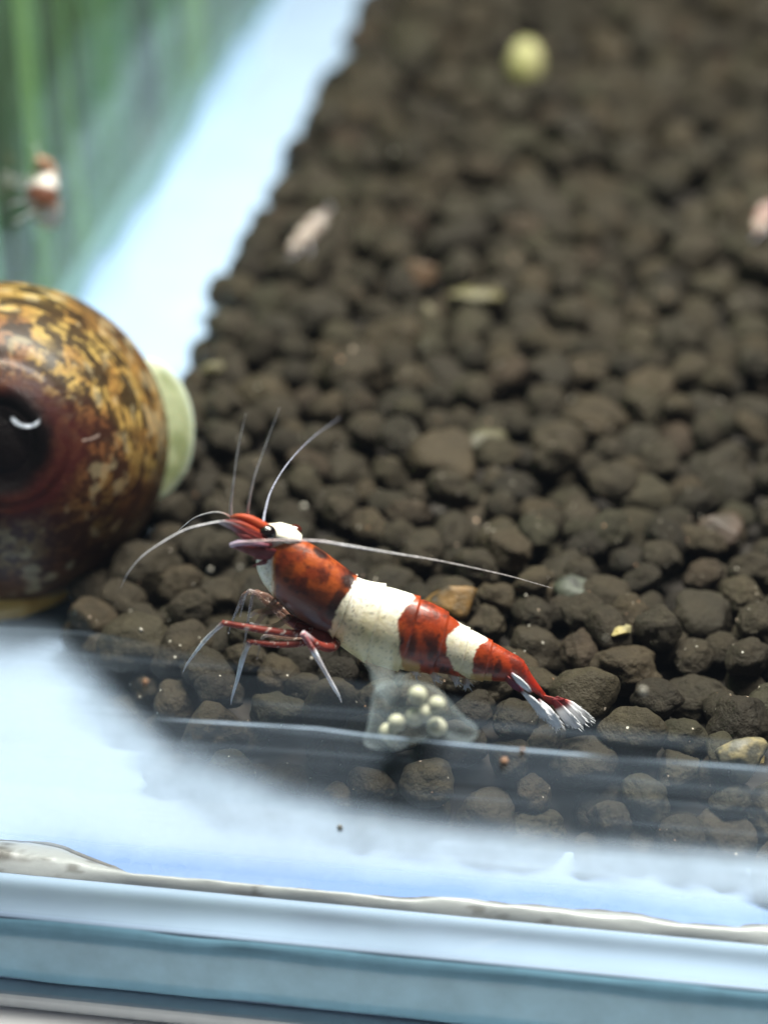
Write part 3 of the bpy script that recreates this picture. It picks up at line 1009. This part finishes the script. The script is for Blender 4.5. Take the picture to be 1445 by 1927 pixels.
# tail fan
WH, DR = lin(240, 240, 244), lin(96, 24, 30)
fan = [([(962, 1268, -0.9), (975, 1280, -1.2), (988, 1292, -1.3), (999, 1303, -1.3)], [0.16, 0.30, 0.26, 0.10], [(0, lin(190, 150, 170), 1), (0.15, WH, 1), (0.8, WH, 1), (1, DR, 0.9)], 0),
       ([(952, 1276, -0.7), (968, 1290, -1.0), (984, 1303, -1.1)], [0.30, 0.34, 0.14], [(0, RL, 1), (0.5, lin(120, 60, 84), 0.95), (1, DR, 0.9)], 0),
       ([(980, 1300, -1.2), (1000, 1318, -1.4), (1016, 1336, -1.5), (1030, 1352, -1.5)], [0.12, 0.32, 0.36, 0.16], [(0, DR, 1), (0.12, WH, 1), (0.8, WH, 1), (1, WH, 0.7)], 26),
       ([(1012, 1316, -0.9), (1026, 1335, -1.2), (1040, 1354, -1.3), (1050, 1370, -1.3)], [0.14, 0.42, 0.44, 0.18], [(0, DR, 1), (0.18, WH, 1), (0.8, WH, 1), (1, WH, 0.7)], 34),
       ([(1022, 1312, -0.1), (1036, 1318, -0.2), (1050, 1322, -0.2), (1062, 1318, 0.0)], [0.24, 0.40, 0.40, 0.2], [(0, RD, 1), (0.5, DR, 1), (1, DR, 0.9)], 0),
       ([(1040, 1316, -0.4), (1054, 1334, -0.5), (1070, 1353, -0.6), (1085, 1370, -0.6)], [0.18, 0.40, 0.46, 0.16], [(0, DR, 1), (0.25, DR, 1), (0.38, WH, 1), (1, WH, 0.8)], 34),
       ([(1050, 1314, 0.6), (1070, 1326, 0.8), (1090, 1342, 0.9), (1108, 1356, 0.9)], [0.18, 0.44, 0.46, 0.18], [(0, DR, 1), (0.18, lin(190, 90, 80), 1), (0.34, WH, 1), (1, WH, 0.8)], 40),
       ([(1046, 1312, 0.1), (1066, 1330, 0.2), (1084, 1346, 0.2), (1098, 1362, 0.2)], [0.18, 0.36, 0.40, 0.14], [(0, DR, 1), (0.25, DR, 1), (0.42, WH, 1), (1, WH, 0.8)], 30)]
for pts, wid, cols, fr in fan:
    blade('tail_blade', pts, wid, 0.35, cols, n=26, fringe=int(fr * 1.4), fl=0.42, side=(0.15, 1, 0.35))
# swimmerets under the belly
for (a, b, c, d) in [(806, 1262, 826, 1284), (846, 1268, 862, 1288), (872, 1276, 880, 1294), (770, 1258, 786, 1272)]:
    blade('swimmeret', [(a, b, -0.6), ((a + c) / 2 + 2, (b + d) / 2, -0.9), (c, d, -1.0)], [0.22, 0.26, 0.05], 0.3, [(0, lin(190, 150, 120), 0.6), (1, WT, 0.35)], n=14, fringe=8, fl=0.35)


R = math.radians
TN, PW, BN = lin(176, 138, 112), lin(220, 214, 206), lin(100, 60, 44)


def young_shrimp(pos, path, rad_px, cols, legs, label, opac=0.72):
    '''small shrimp built along a path of pixels on the surface it sits on; pos(px, py) gives points there'''
    c0 = pos(*path[len(path) // 2])
    root = tag(empty('shrimp', c0), label, 'shrimp', 'banded shrimps')
    k = float(project(c0)[2]) / FPX
    v, f, t = tube([pos(*q) for q in path], [q * k for q in rad_px], 90, 32, 0.9, tuple(-fwd))
    ts = [q[0] for q in cols]
    tt = t + 0.03 * (fbm(v * 1.5, 3, 9) - 0.5)
    cc = np.stack([np.interp(tt, ts, [q[1][m] for q in cols]) for m in range(3)], 1)
    mesh_np('body', v, f, M_limb, root, col=np.hstack([cc, np.full((len(cc), 1), opac)]), origin=c0)
    for lg in legs:
        v, f, t = tube([pos(*q) for q in lg], [2.6 * k, 2.2 * k, 1.0 * k], 20, 7)
        mesh_np('leg', v, f, M_limb, root, col=np.tile(np.append(LT, 0.28), (len(v), 1)), origin=c0)


young_shrimp(lambda a, b: on_x(a, b, X_WALL + 1.3), [(74, 300), (84, 314), (86, 332), (82, 350), (80, 372), (86, 396), (94, 412), (99, 420)], [8, 19, 24, 27, 31, 30, 20, 5],
             [(0, TN), (0.16, TN), (0.2, PW), (0.25, BN), (0.31, BN), (0.34, PW), (0.46, PW), (0.49, BN), (0.56, BN), (0.6, TN), (0.68, PW), (0.72, TN), (1, TN)],
             [[(70, 345), (40, 336), (8, 326)], [(62, 352), (36, 352), (14, 344)], [(64, 380), (40, 378), (18, 386)], [(68, 395), (46, 408), (28, 420)], [(92, 412), (98, 424), (90, 434)], [(70, 300), (68, 284), (72, 268)]],
             'small tan and white banded shrimp clinging upright to the side glass', 0.95)
soil_z = lambda z: (lambda a, b: on_z(a, b, z + (470 - b) * 0.012))
young_shrimp(soil_z(1.6), [(544, 470), (558, 460), (574, 444), (590, 428), (604, 412), (612, 398)], [4, 13, 17, 18, 15, 5],
             [(0, lin(150, 128, 116)), (0.14, lin(186, 176, 166)), (0.27, lin(110, 88, 78)), (0.40, lin(200, 190, 180)), (0.53, lin(112, 88, 80)), (0.66, lin(196, 188, 180)), (0.82, lin(116, 98, 92)), (1, lin(150, 140, 136))],
             [[(560, 470), (552, 480), (540, 486)], [(580, 455), (584, 470), (580, 480)], [(606, 404), (622, 394), (616, 380)]],
             'tiny whitish young shrimp on the dark soil near the white floor strip')
young_shrimp(soil_z(1.2), [(1424, 436), (1430, 424), (1436, 410), (1446, 396), (1460, 384)], [5, 14, 18, 18, 8],
             [(0, lin(140, 104, 92)), (0.2, lin(190, 176, 166)), (0.4, lin(130, 84, 76)), (0.6, lin(190, 170, 164)), (0.8, lin(120, 76, 70)), (1, lin(160, 140, 136))],
             [[(1430, 434), (1422, 446), (1412, 452)], [(1446, 420), (1450, 436), (1446, 446)]],
             'tiny pinkish young shrimp in the open, on soil far from any glass')

# ------------------------------------------------------------------ the snail
snail = tag(empty('snail', (sn_c[0], sn_c[1], ZF)), 'large round snail with golden brown tortoiseshell pattern and dark apex', 'snail')
to_cam = CAM - sn_c
to_cam /= np.linalg.norm(to_cam)
ax = to_cam * 1.0 - rgt * 0.06 - upv * 0.02
ax /= np.linalg.norm(ax)
e1 = np.cross(np.array([0, 0, 1.0]), ax); e1 /= np.linalg.norm(e1)
e2 = np.cross(ax, e1)
nt_, nph = 300, 420
th = np.linspace(0.002, math.pi - 0.002, nt_)
ph = np.linspace(0, 2 * np.pi, nph, endpoint=False)
TH, PH = np.meshgrid(th, ph, indexing='ij')
TH, PH = TH.ravel(), PH.ravel()
rad = np.ones_like(TH)
# whorls: the suture winds out of the apex and opens towards the lip
turn = (np.log(np.maximum(TH, 0.03) / 0.10) / math.log(2.15)) - PH / (2 * np.pi)
fr = turn - np.floor(turn)
dist_s = np.minimum(fr, 1 - fr)
rad -= 0.007 * np.exp(-(dist_s / 0.09) ** 2) * smooth(0.80, 0.45, TH) * smooth(0.12, 0.25, TH)
rad -= 0.06 * smooth(0.36, 0.16, TH + 0.05 * np.sin(PH * 2 + 0.6))
rad -= 0.02 * smooth(0.8, 0.3, TH)
rad -= 0.05 * smooth(1.9, 3.0, TH)
U = np.stack([np.sin(TH) * np.cos(PH), np.sin(TH) * np.sin(PH), np.cos(TH)], 1)
rad += 0.012 * (fbm(U * 2.2, 3, 4) - 0.5)
W3 = U[:, :1] * e1 + U[:, 1:2] * e2 + U[:, 2:3] * ax
sv = sn_c + W3 * (rad * SN_R)[:, None]
# tortoiseshell: gold ground, rust patches, dark dashes that follow the growth
wq = np.stack([fbm(U * 4.0 + 3 * q, 3, 12 + q) for q in range(3)], 1) - 0.5
Uw = U + 0.16 * wq
gold = mix(lin(168, 142, 80), lin(136, 102, 54), smooth(0.35, 0.65, fbm(Uw * 3.2, 4, 101)))
rust = smooth(0.46, 0.62, fbm(Uw * 2.4 + 5, 4, 103))
col = mix(gold, lin(106, 64, 42), rust * 0.7)
THw = TH + 0.10 * wq[:, 0]
PHw = PH + 0.22 * wq[:, 1]
ca, sa = np.cos(PHw), np.sin(PHw)
dash = fbm(np.stack([ca * 7.5, sa * 7.5, THw * 19.0], 1), 4, 107, 0.5)
dash2 = fbm(np.stack([ca * 15.0, sa * 15.0, THw * 34.0], 1), 3, 109, 0.5)
zone = fbm(Uw * 2.3 + 9, 3, 111)
dm = smooth(0.515, 0.565, dash + 0.10 * (zone - 0.42))
dm = np.maximum(dm, 0.8 * smooth(0.56, 0.61, dash2 + 0.12 * (zone - 0.45)))
col = mix(col, lin(38, 28, 19), dm * 0.93)
# fine mottling and growth lines
col = col * (0.78 + 0.44 * fbm(Uw * 26, 3, 131))[:, None]
col = col * (1 - 0.22 * smooth(0.55, 0.7, fbm(np.stack([ca * 40, sa * 40, TH * 1.5], 1), 2, 133)))[:, None]
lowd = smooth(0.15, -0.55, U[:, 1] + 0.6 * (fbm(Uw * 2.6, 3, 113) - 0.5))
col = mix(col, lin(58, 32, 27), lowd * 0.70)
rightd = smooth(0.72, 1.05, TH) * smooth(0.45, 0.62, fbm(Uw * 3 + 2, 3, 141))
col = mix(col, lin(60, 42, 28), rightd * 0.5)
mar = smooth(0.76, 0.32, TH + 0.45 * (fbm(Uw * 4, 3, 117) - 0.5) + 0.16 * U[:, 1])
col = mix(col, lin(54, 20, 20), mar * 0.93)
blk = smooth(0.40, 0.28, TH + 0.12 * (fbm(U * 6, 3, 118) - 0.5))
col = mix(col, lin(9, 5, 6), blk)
col = mix(col, lin(206, 190, 150), smooth(0.60, 0.70, fbm(Uw * 9, 4, 119)) * 0.25 * (1 - blk) * (1 - mar))
# lamp glint painted as a white crescent on the rim of the hollow
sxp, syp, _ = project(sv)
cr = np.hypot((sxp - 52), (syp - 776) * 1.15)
painted_glint = smooth(6, 2, np.abs(cr - 30)) * smooth(-4, 6, syp - 786) * smooth(14, 4, np.abs(sxp - 46) - 18) * (TH < 1.2)
col = mix(col, lin(226, 232, 246), painted_glint * 0.95)
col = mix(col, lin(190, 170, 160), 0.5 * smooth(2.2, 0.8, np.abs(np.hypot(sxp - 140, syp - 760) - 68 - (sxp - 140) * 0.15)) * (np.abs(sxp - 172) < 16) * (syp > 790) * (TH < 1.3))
M_shell = pigment('snail_shell', 0.42, coat=0.04, bump=0.3, bscale=2.2, sss=0.12, spec=0.16)
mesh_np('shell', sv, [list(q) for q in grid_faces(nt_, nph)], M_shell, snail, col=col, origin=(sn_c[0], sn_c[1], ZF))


def sn_part(name, v, f, mat, colr):
    return mesh_np(name, v, f, mat, snail, col=colr, origin=(sn_c[0], sn_c[1], ZF))


# the pale foot: a thick soft disc behind the shell, its rim showing beyond the lip
fd = float(project(sn_c)[2])
fc = CAM + ray(262, 812) * (fd + 3.2)
v, f = ico(5)
fx = rgt * math.cos(0.35) + fwd * math.sin(0.35)
fn = np.cross(fx, upv)
wv = 1 + 0.05 * (fbm(v * 2.2, 3, 55) - 0.5)
q = v * wv[:, None]
rim = np.sqrt(q[:, 0] ** 2 + q[:, 1] ** 2)
fv = fc + np.outer(q[:, 0] * 4.15, fx) + np.outer(q[:, 1] * 5.5, upv) + np.outer(q[:, 2] * 1.1, fn)
fcol = mix(lin(150, 156, 122), lin(122, 130, 92), smooth(0.42, 0.62, fbm(fv * 0.9, 5, 58)))
fcol = mix(fcol, lin(178, 188, 172), smooth(0.86, 1.0, rim))
M_foot = pigment('snail_foot', 0.42, sss=0.35, bump=0.6, bscale=1.6)
sn_part('foot', fv, f, M_foot, fcol)
fl = [on_z(-70, 1130, ZF + 1.5), on_z(0, 1100, ZF + 1.8), on_z(60, 1080, ZF + 1.6), on_z(120, 1050, ZF + 1.0)]
v, f, t = tube(fl, [3.0, 4.2, 4.0, 1.0], 40, 20, 0.45, (0, 0, 1))
sn_part('foot', v, f, M_foot, np.tile(lin(190, 150, 80), (len(v), 1)))
hz = ZF + 0.6
v, f, t = tube([on_z(72, 1108, hz + 1.6), on_z(45, 1128, hz + 0.9), on_z(12, 1150, hz + 0.3), on_z(-40, 1180, hz)], [0.15, 0.35, 0.5, 0.5], 30, 10)
sn_part('tentacle', v, f, M_foot, np.tile(lin(214, 178, 96), (len(v), 1)))

# ------------------------------------------------------------------ egg sac on the front glass
YS = Y_IN + 0.9
sac = tag(empty('egg_sac', on_y(790, 1350, Y_IN)), 'clear jelly sac holding round cream eggs, stuck to the front glass', 'egg sac')
so = on_y(790, 1350, Y_IN)


def sac_part(name, v, f, mat, col=None, extra=None):
    return mesh_np(name, v, f, mat, sac, col=col, origin=so, extra=extra)


outline = [(704, 1300), (716, 1288), (740, 1284), (772, 1284), (806, 1290), (832, 1306), (852, 1328), (872, 1350), (896, 1368), (898, 1384), (884, 1394), (862, 1392), (838, 1386), (806, 1392),
           (776, 1396), (752, 1408), (726, 1411), (700, 1406), (684, 1396), (690, 1372), (696, 1340), (698, 1316)]
ol = catmull(np.array([on_y(a, b, YS) for a, b in outline + outline[:1]]), 97)[:-1]
cs = ol.mean(0)
V, C, nr = [], [], 16
for side in (1, -1):
    for k in range(nr):
        t = k / (nr - 1)
        s = math.cos(t * math.pi / 2)
        h = math.sin(t * math.pi / 2) * 0.85
        V.append(cs + (ol - cs) * max(s, 0.01) + np.array([0, side * h, 0]))
V = np.vstack(V)
f1 = grid_faces(nr, 96)
f2 = f1[:, ::-1] + nr * 96
rimd = np.tile(np.repeat(np.cos(np.linspace(0, np.pi / 2, nr)), 96), 2)
cover = 0.035 + 0.09 * smooth(0.86, 1.0, rimd) + 0.12 * (fbm(V * [0.5, 0.5, 0.35], 3, 66) - 0.45)
M_jelly = film_mat('egg_jelly', lin(214, 230, 236), 0.5, 1.0, 0.35)
sac_part('jelly', V, np.vstack([f1, f2]), M_jelly, extra={'cover': np.clip(cover, 0.03, 0.6)})
# drawn-out neck of jelly
neck = [on_y(700, 1198, YS), on_y(708, 1228, YS), on_y(716, 1258, YS), on_y(726, 1284, YS), on_y(750, 1300, YS)]
v, f, t = tube(neck, [1.0, 0.95, 0.62, 0.75, 1.3], 40, 16, 0.4)
sac_part('neck', v, f, M_jelly, extra={'cover': np.interp(t, [0, 0.35, 0.75, 1], [0.0, 0.05, 0.16, 0.03])})
M_egg = plain('egg', lin(188, 186, 162), 0.5, noise=0.06, nscale=1.5, sss=0.3)
for a, b, r in [(786, 1308, 17), (822, 1326, 16), (780, 1350, 17), (800, 1342, 16), (746, 1360, 16), (730, 1378, 17), (822, 1368, 18), (738, 1392, 12)]:
    v, f = ico(3)
    pc_ = on_y(a, b, YS + random.uniform(-0.2, 0.2))
    sac_part('egg', v * (r / 32.0) * np.array([1, 0.9, 1]) * (1 + 0.08 * (fbm(v * 1.5 + a, 2, 5) - 0.5))[:, None] + pc_, f, M_egg)


# ------------------------------------------------------------------ bits lying about
def top_at(px, py):
    """point on top of the granule seen at that pixel"""
    d = ray(px, py)
    q = G[:, :3] - CAM
    al = q @ d
    pp = (q ** 2).sum(1) - al ** 2
    rr = (G[:, 3] * 0.97) ** 2
    ok = pp < rr
    if not ok.any():
        return on_z(px, py, -1.0)
    tt = np.where(ok, al - np.sqrt(np.maximum(rr - pp, 0)), 1e9)
    return CAM + d * tt.min()


def chip(name, px, py, w, h, d, cols, label, cat, seed, spin=0.0, facets=9, group=None, sink=0.25, rough=0.55):
    """an angular flake of stone: w, d, h in mm"""
    r_ = np.random.default_rng(seed)
    v, f = ico(4)
    rd = np.ones(len(v))
    for k in range(facets):
        dr = r_.normal(size=3); dr /= np.linalg.norm(dr)
        lim = r_.uniform(0.55, 0.85)
        hh = v @ dr * rd
        rd = np.where(hh > lim, rd * lim / np.maximum(hh, 1e-4), rd)
    rd *= 1 + 0.10 * (fbm(v * 3 + seed, 4, seed) - 0.5)
    v = v * rd[:, None] * np.array([w, d, h]) / 2 * 1.25
    v = v @ np.array(Matrix.Rotation(spin, 3, 'Z')).T
    p = top_at(px, py)
    base = p - np.array([0, 0, h * sink])
    cc = mix(cols[0], cols[1], smooth(0.38, 0.62, fbm(v * 1.1 + seed, 4, seed + 3)))
    if len(cols) > 2:
        cc = mix(cc, cols[2], smooth(0.56, 0.66, fbm(v * 1.8 + seed, 4, seed + 9)))
    o = mesh_np(name, v + base, f, pigment(name + '_surface', rough, bump=0.5, bscale=3.0), None, col=cc, origin=base)
    return tag(o, label, cat, group)


chip('stone_chip', 846, 1138, 3.4, 2.4, 2.4, [lin(116, 86, 42), lin(86, 66, 36), lin(50, 40, 28)], 'amber brown stone chip lying behind the red and white shrimp', 'stone', 11, 0.2, sink=-0.1)
chip('stone_chip', 1398, 1412, 3.0, 2.6, 2.2, [lin(96, 90, 70), lin(80, 76, 62), lin(132, 120, 86)], 'pale yellowish crumbly stone chip on soil close to the front glass', 'stone', 12, 0.4)
chip('stone_chip', 1424, 1432, 1.0, 2.0, 1.0, [lin(170, 150, 96), lin(160, 152, 130)], 'small bright yellow stone splinter against the pale crumbly chip', 'stone', 16, 0.1)
chip('stone_chip', 1168, 1182, 1.4, 0.6, 1.2, [lin(150, 136, 84), lin(128, 120, 88)], 'thin straw yellow flake on a dark granule beyond the shrimp tail', 'stone', 13, 0.9)
chip('stone_chip', 1095, 1105, 3.4, 1.6, 2.4, [lin(38, 40, 34), lin(60, 64, 53), lin(30, 31, 27)], 'grey green mossy stone at the tip of the long antenna', 'stone', 14, 0.5, sink=0.05)
chip('stone_chip', 790, 503, 3.0, 1.8, 2.4, [lin(92, 70, 50), lin(76, 60, 46)], 'rusty orange stone chip far back on the soil', 'stone', 15, 0.3)
chip('stone_chip', 902, 548, 4.6, 1.0, 2.4, [lin(88, 82, 52), lin(76, 70, 48)], 'flat olive yellow flake far back on the soil', 'stone', 17, 0.25)
chip('stone_chip', 1360, 985, 3.0, 2.0, 2.6, [lin(66, 53, 44), lin(56, 47, 39)], 'reddish brown stone among dark granules', 'stone', 18, 0.2)
chip('stone_chip', 808, 580, 1.7, 1.6, 1.7, [lin(100, 92, 70), lin(86, 80, 62)], 'small round beige stone beside the olive flake', 'stone', 19, 0.2)
chip('stone_chip', 402, 690, 1.6, 1.2, 1.4, [lin(104, 96, 62), lin(84, 78, 54)], 'small mustard stone at the soil edge by the snail', 'stone', 20, 0.2)
chip('stone_chip', 905, 822, 3.6, 1.2, 1.8, [lin(74, 70, 46), lin(64, 60, 42)], 'olive crescent shaped flake in the middle of the soil', 'stone', 21, 0.5)

# food wafer
p = top_at(988, 122)
v, f = ico(4)
v = v * (1 + 0.05 * (fbm(v * 2, 2, 3) - 0.5))[:, None] * np.array([2.0, 2.2, 2.7])
v[:, 2] += 0.25 * v[:, 1]
wcol = mix(lin(140, 138, 88), lin(164, 160, 116), smooth(0.4, 0.6, fbm(v * 0.5, 3, 2)))
o = mesh_np('food_pellet', v + p + np.array([0, 0, 0.0]), f, pigment('food_pellet', 0.6, bump=0.3), None, col=wcol, origin=p)
tag(o, 'pale yellow oval food pellet lying far back on the soil', 'pellet')

# crumbs of waste on granules and glass
M_crumb = plain('waste_crumb', lin(176, 170, 158), 0.5, noise=0.2, nscale=3)
M_crumb2 = plain('waste_crumb_orange', lin(150, 112, 84), 0.6, noise=0.2, nscale=3)


def crumb(p, s, mat, label, group, seed):
    v, f = ico(2)
    v = v * (1 + 0.9 * (fbm(v * 1.6 + seed, 2, seed) - 0.5))[:, None] * np.array([s, s * 0.7, s * random.uniform(0.5, 1.3)])
    o = mesh_np('waste_crumb', v + p, f, mat, None, origin=p)
    tag(o, label, 'crumb', group)


for k in range(46):
    px, py = random.uniform(180, 1440), random.uniform(700, 1330)
    crumb(top_at(px, py), random.uniform(0.18, 0.36) ** 2, M_crumb, 'tiny pale waste crumb on the dark soil', 'pale crumbs on the soil', k)
for k, (px, py, s) in enumerate([(572, 952, 0.17), (396, 1072, 0.12), (452, 1068, 0.10), (740, 286, 0.09), (1075, 752, 0.08), (600, 1240, 0.08), (640, 1556, 0.18), (1210, 1300, 0.2), (1140, 1200, 0.08), (830, 960, 0.06)]):
    crumb(on_y(px, py, Y_IN + 0.1), s, M_crumb, 'tiny pale speck stuck to the inside of the front glass', 'specks on the front glass', 90 + k)
for k, (px, py, s) in enumerate([(948, 1432, 0.22), (982, 1412, 0.16), (274, 1284, 0.18)]):
    crumb(on_y(px, py, Y_IN + 0.15), s, M_crumb2, 'small orange brown crumb stuck to the inside of the front glass', 'orange crumbs on the front glass', 190 + k)

# ------------------------------------------------------------------ green beyond the side glass
M_back = plain('backdrop_green', lin(104, 136, 104), 0.9, noise=0.3, nscale=0.05)
bk = bevel_box('backdrop', (X_WALL - 12, Y_IN + 6, ZF - SLAB + 0.05), (X_WALL - 10.5, Y_B + 100, 230), M_back, None, 0.5)
tag(bk, kind='structure')
M_leaf = pigment('leaf', 0.4, bump=0.2, bscale=0.6)


def leaf(pl, base, h, w, lean, az, shade):
    n, m = 16, 5
    V_, F_ = [], None
    d = np.array([math.cos(az), math.sin(az), 0])
    s = np.array([-math.sin(az), math.cos(az), 0])
    for k in range(n):
        t = k / (n - 1)
        c_ = np.asarray(base) + np.array([0, 0, h * t * (1 - 0.15 * lean * t)]) + d * lean * h * 0.5 * t ** 2
        wi = w * (math.sin(math.pi * min(0.12 + 0.88 * t, 1)) ** 0.7) + 0.05
        for j in range(m):
            u = (j / (m - 1) - 0.5) * 2
            V_.append(c_ + s * u * wi * 0.5 + d * (0.18 * w * u * u))
    V_ = np.array(V_)
    F_ = grid_faces(n, m, False)
    V2 = V_ + d * 0.35
    F2 = F_[:, ::-1] + len(V_)
    cc = np.tile(shade, (2 * len(V_), 1)) * (0.8 + 0.4 * fbm(np.vstack([V_, V2]) * 0.3, 3, 12))[:, None]
    mesh_np('leaf', np.vstack([V_, V2]), np.vstack([F_, F2]), M_leaf, pl[0], col=cc, origin=pl[1])


greens = [lin(136, 172, 92), lin(112, 152, 96), lin(100, 136, 100), lin(112, 150, 108), lin(142, 176, 96)]
plants = [((X_WALL - 7, 62), 'broad leaved light green plant behind the side glass, at the front of its row', 0, 14),
          ((X_WALL - 7.4, 105), 'bushy mid green plant behind the side glass, between two others', 1, 14),
          ((X_WALL - 7, 150), 'tall yellow green plant behind the side glass, beside the bushy one', 4, 14),
          ((X_WALL - 7.4, 200), 'dark green plant behind the side glass, farthest back in its row', 2, 14)]
for (pxy, lab, g, cnt) in plants:
    base = np.array([pxy[0], pxy[1], ZF - SLAB])
    pl = tag(empty('leafy_plant', base), lab, 'plant', 'green plants beyond the side glass')
    for k in range(cnt):
        a = random.uniform(0, 6.28)
        b0 = base + np.array([random.uniform(-1.6, 1.6), random.uniform(-24, 24), 0])
        leaf((pl, base), b0, random.uniform(50, 120), random.uniform(5, 12), random.uniform(0.0, 0.02), random.uniform(-0.25, 0.25), greens[(g + random.choice((0, 0, 1))) % 5] * random.uniform(0.8, 1.15))
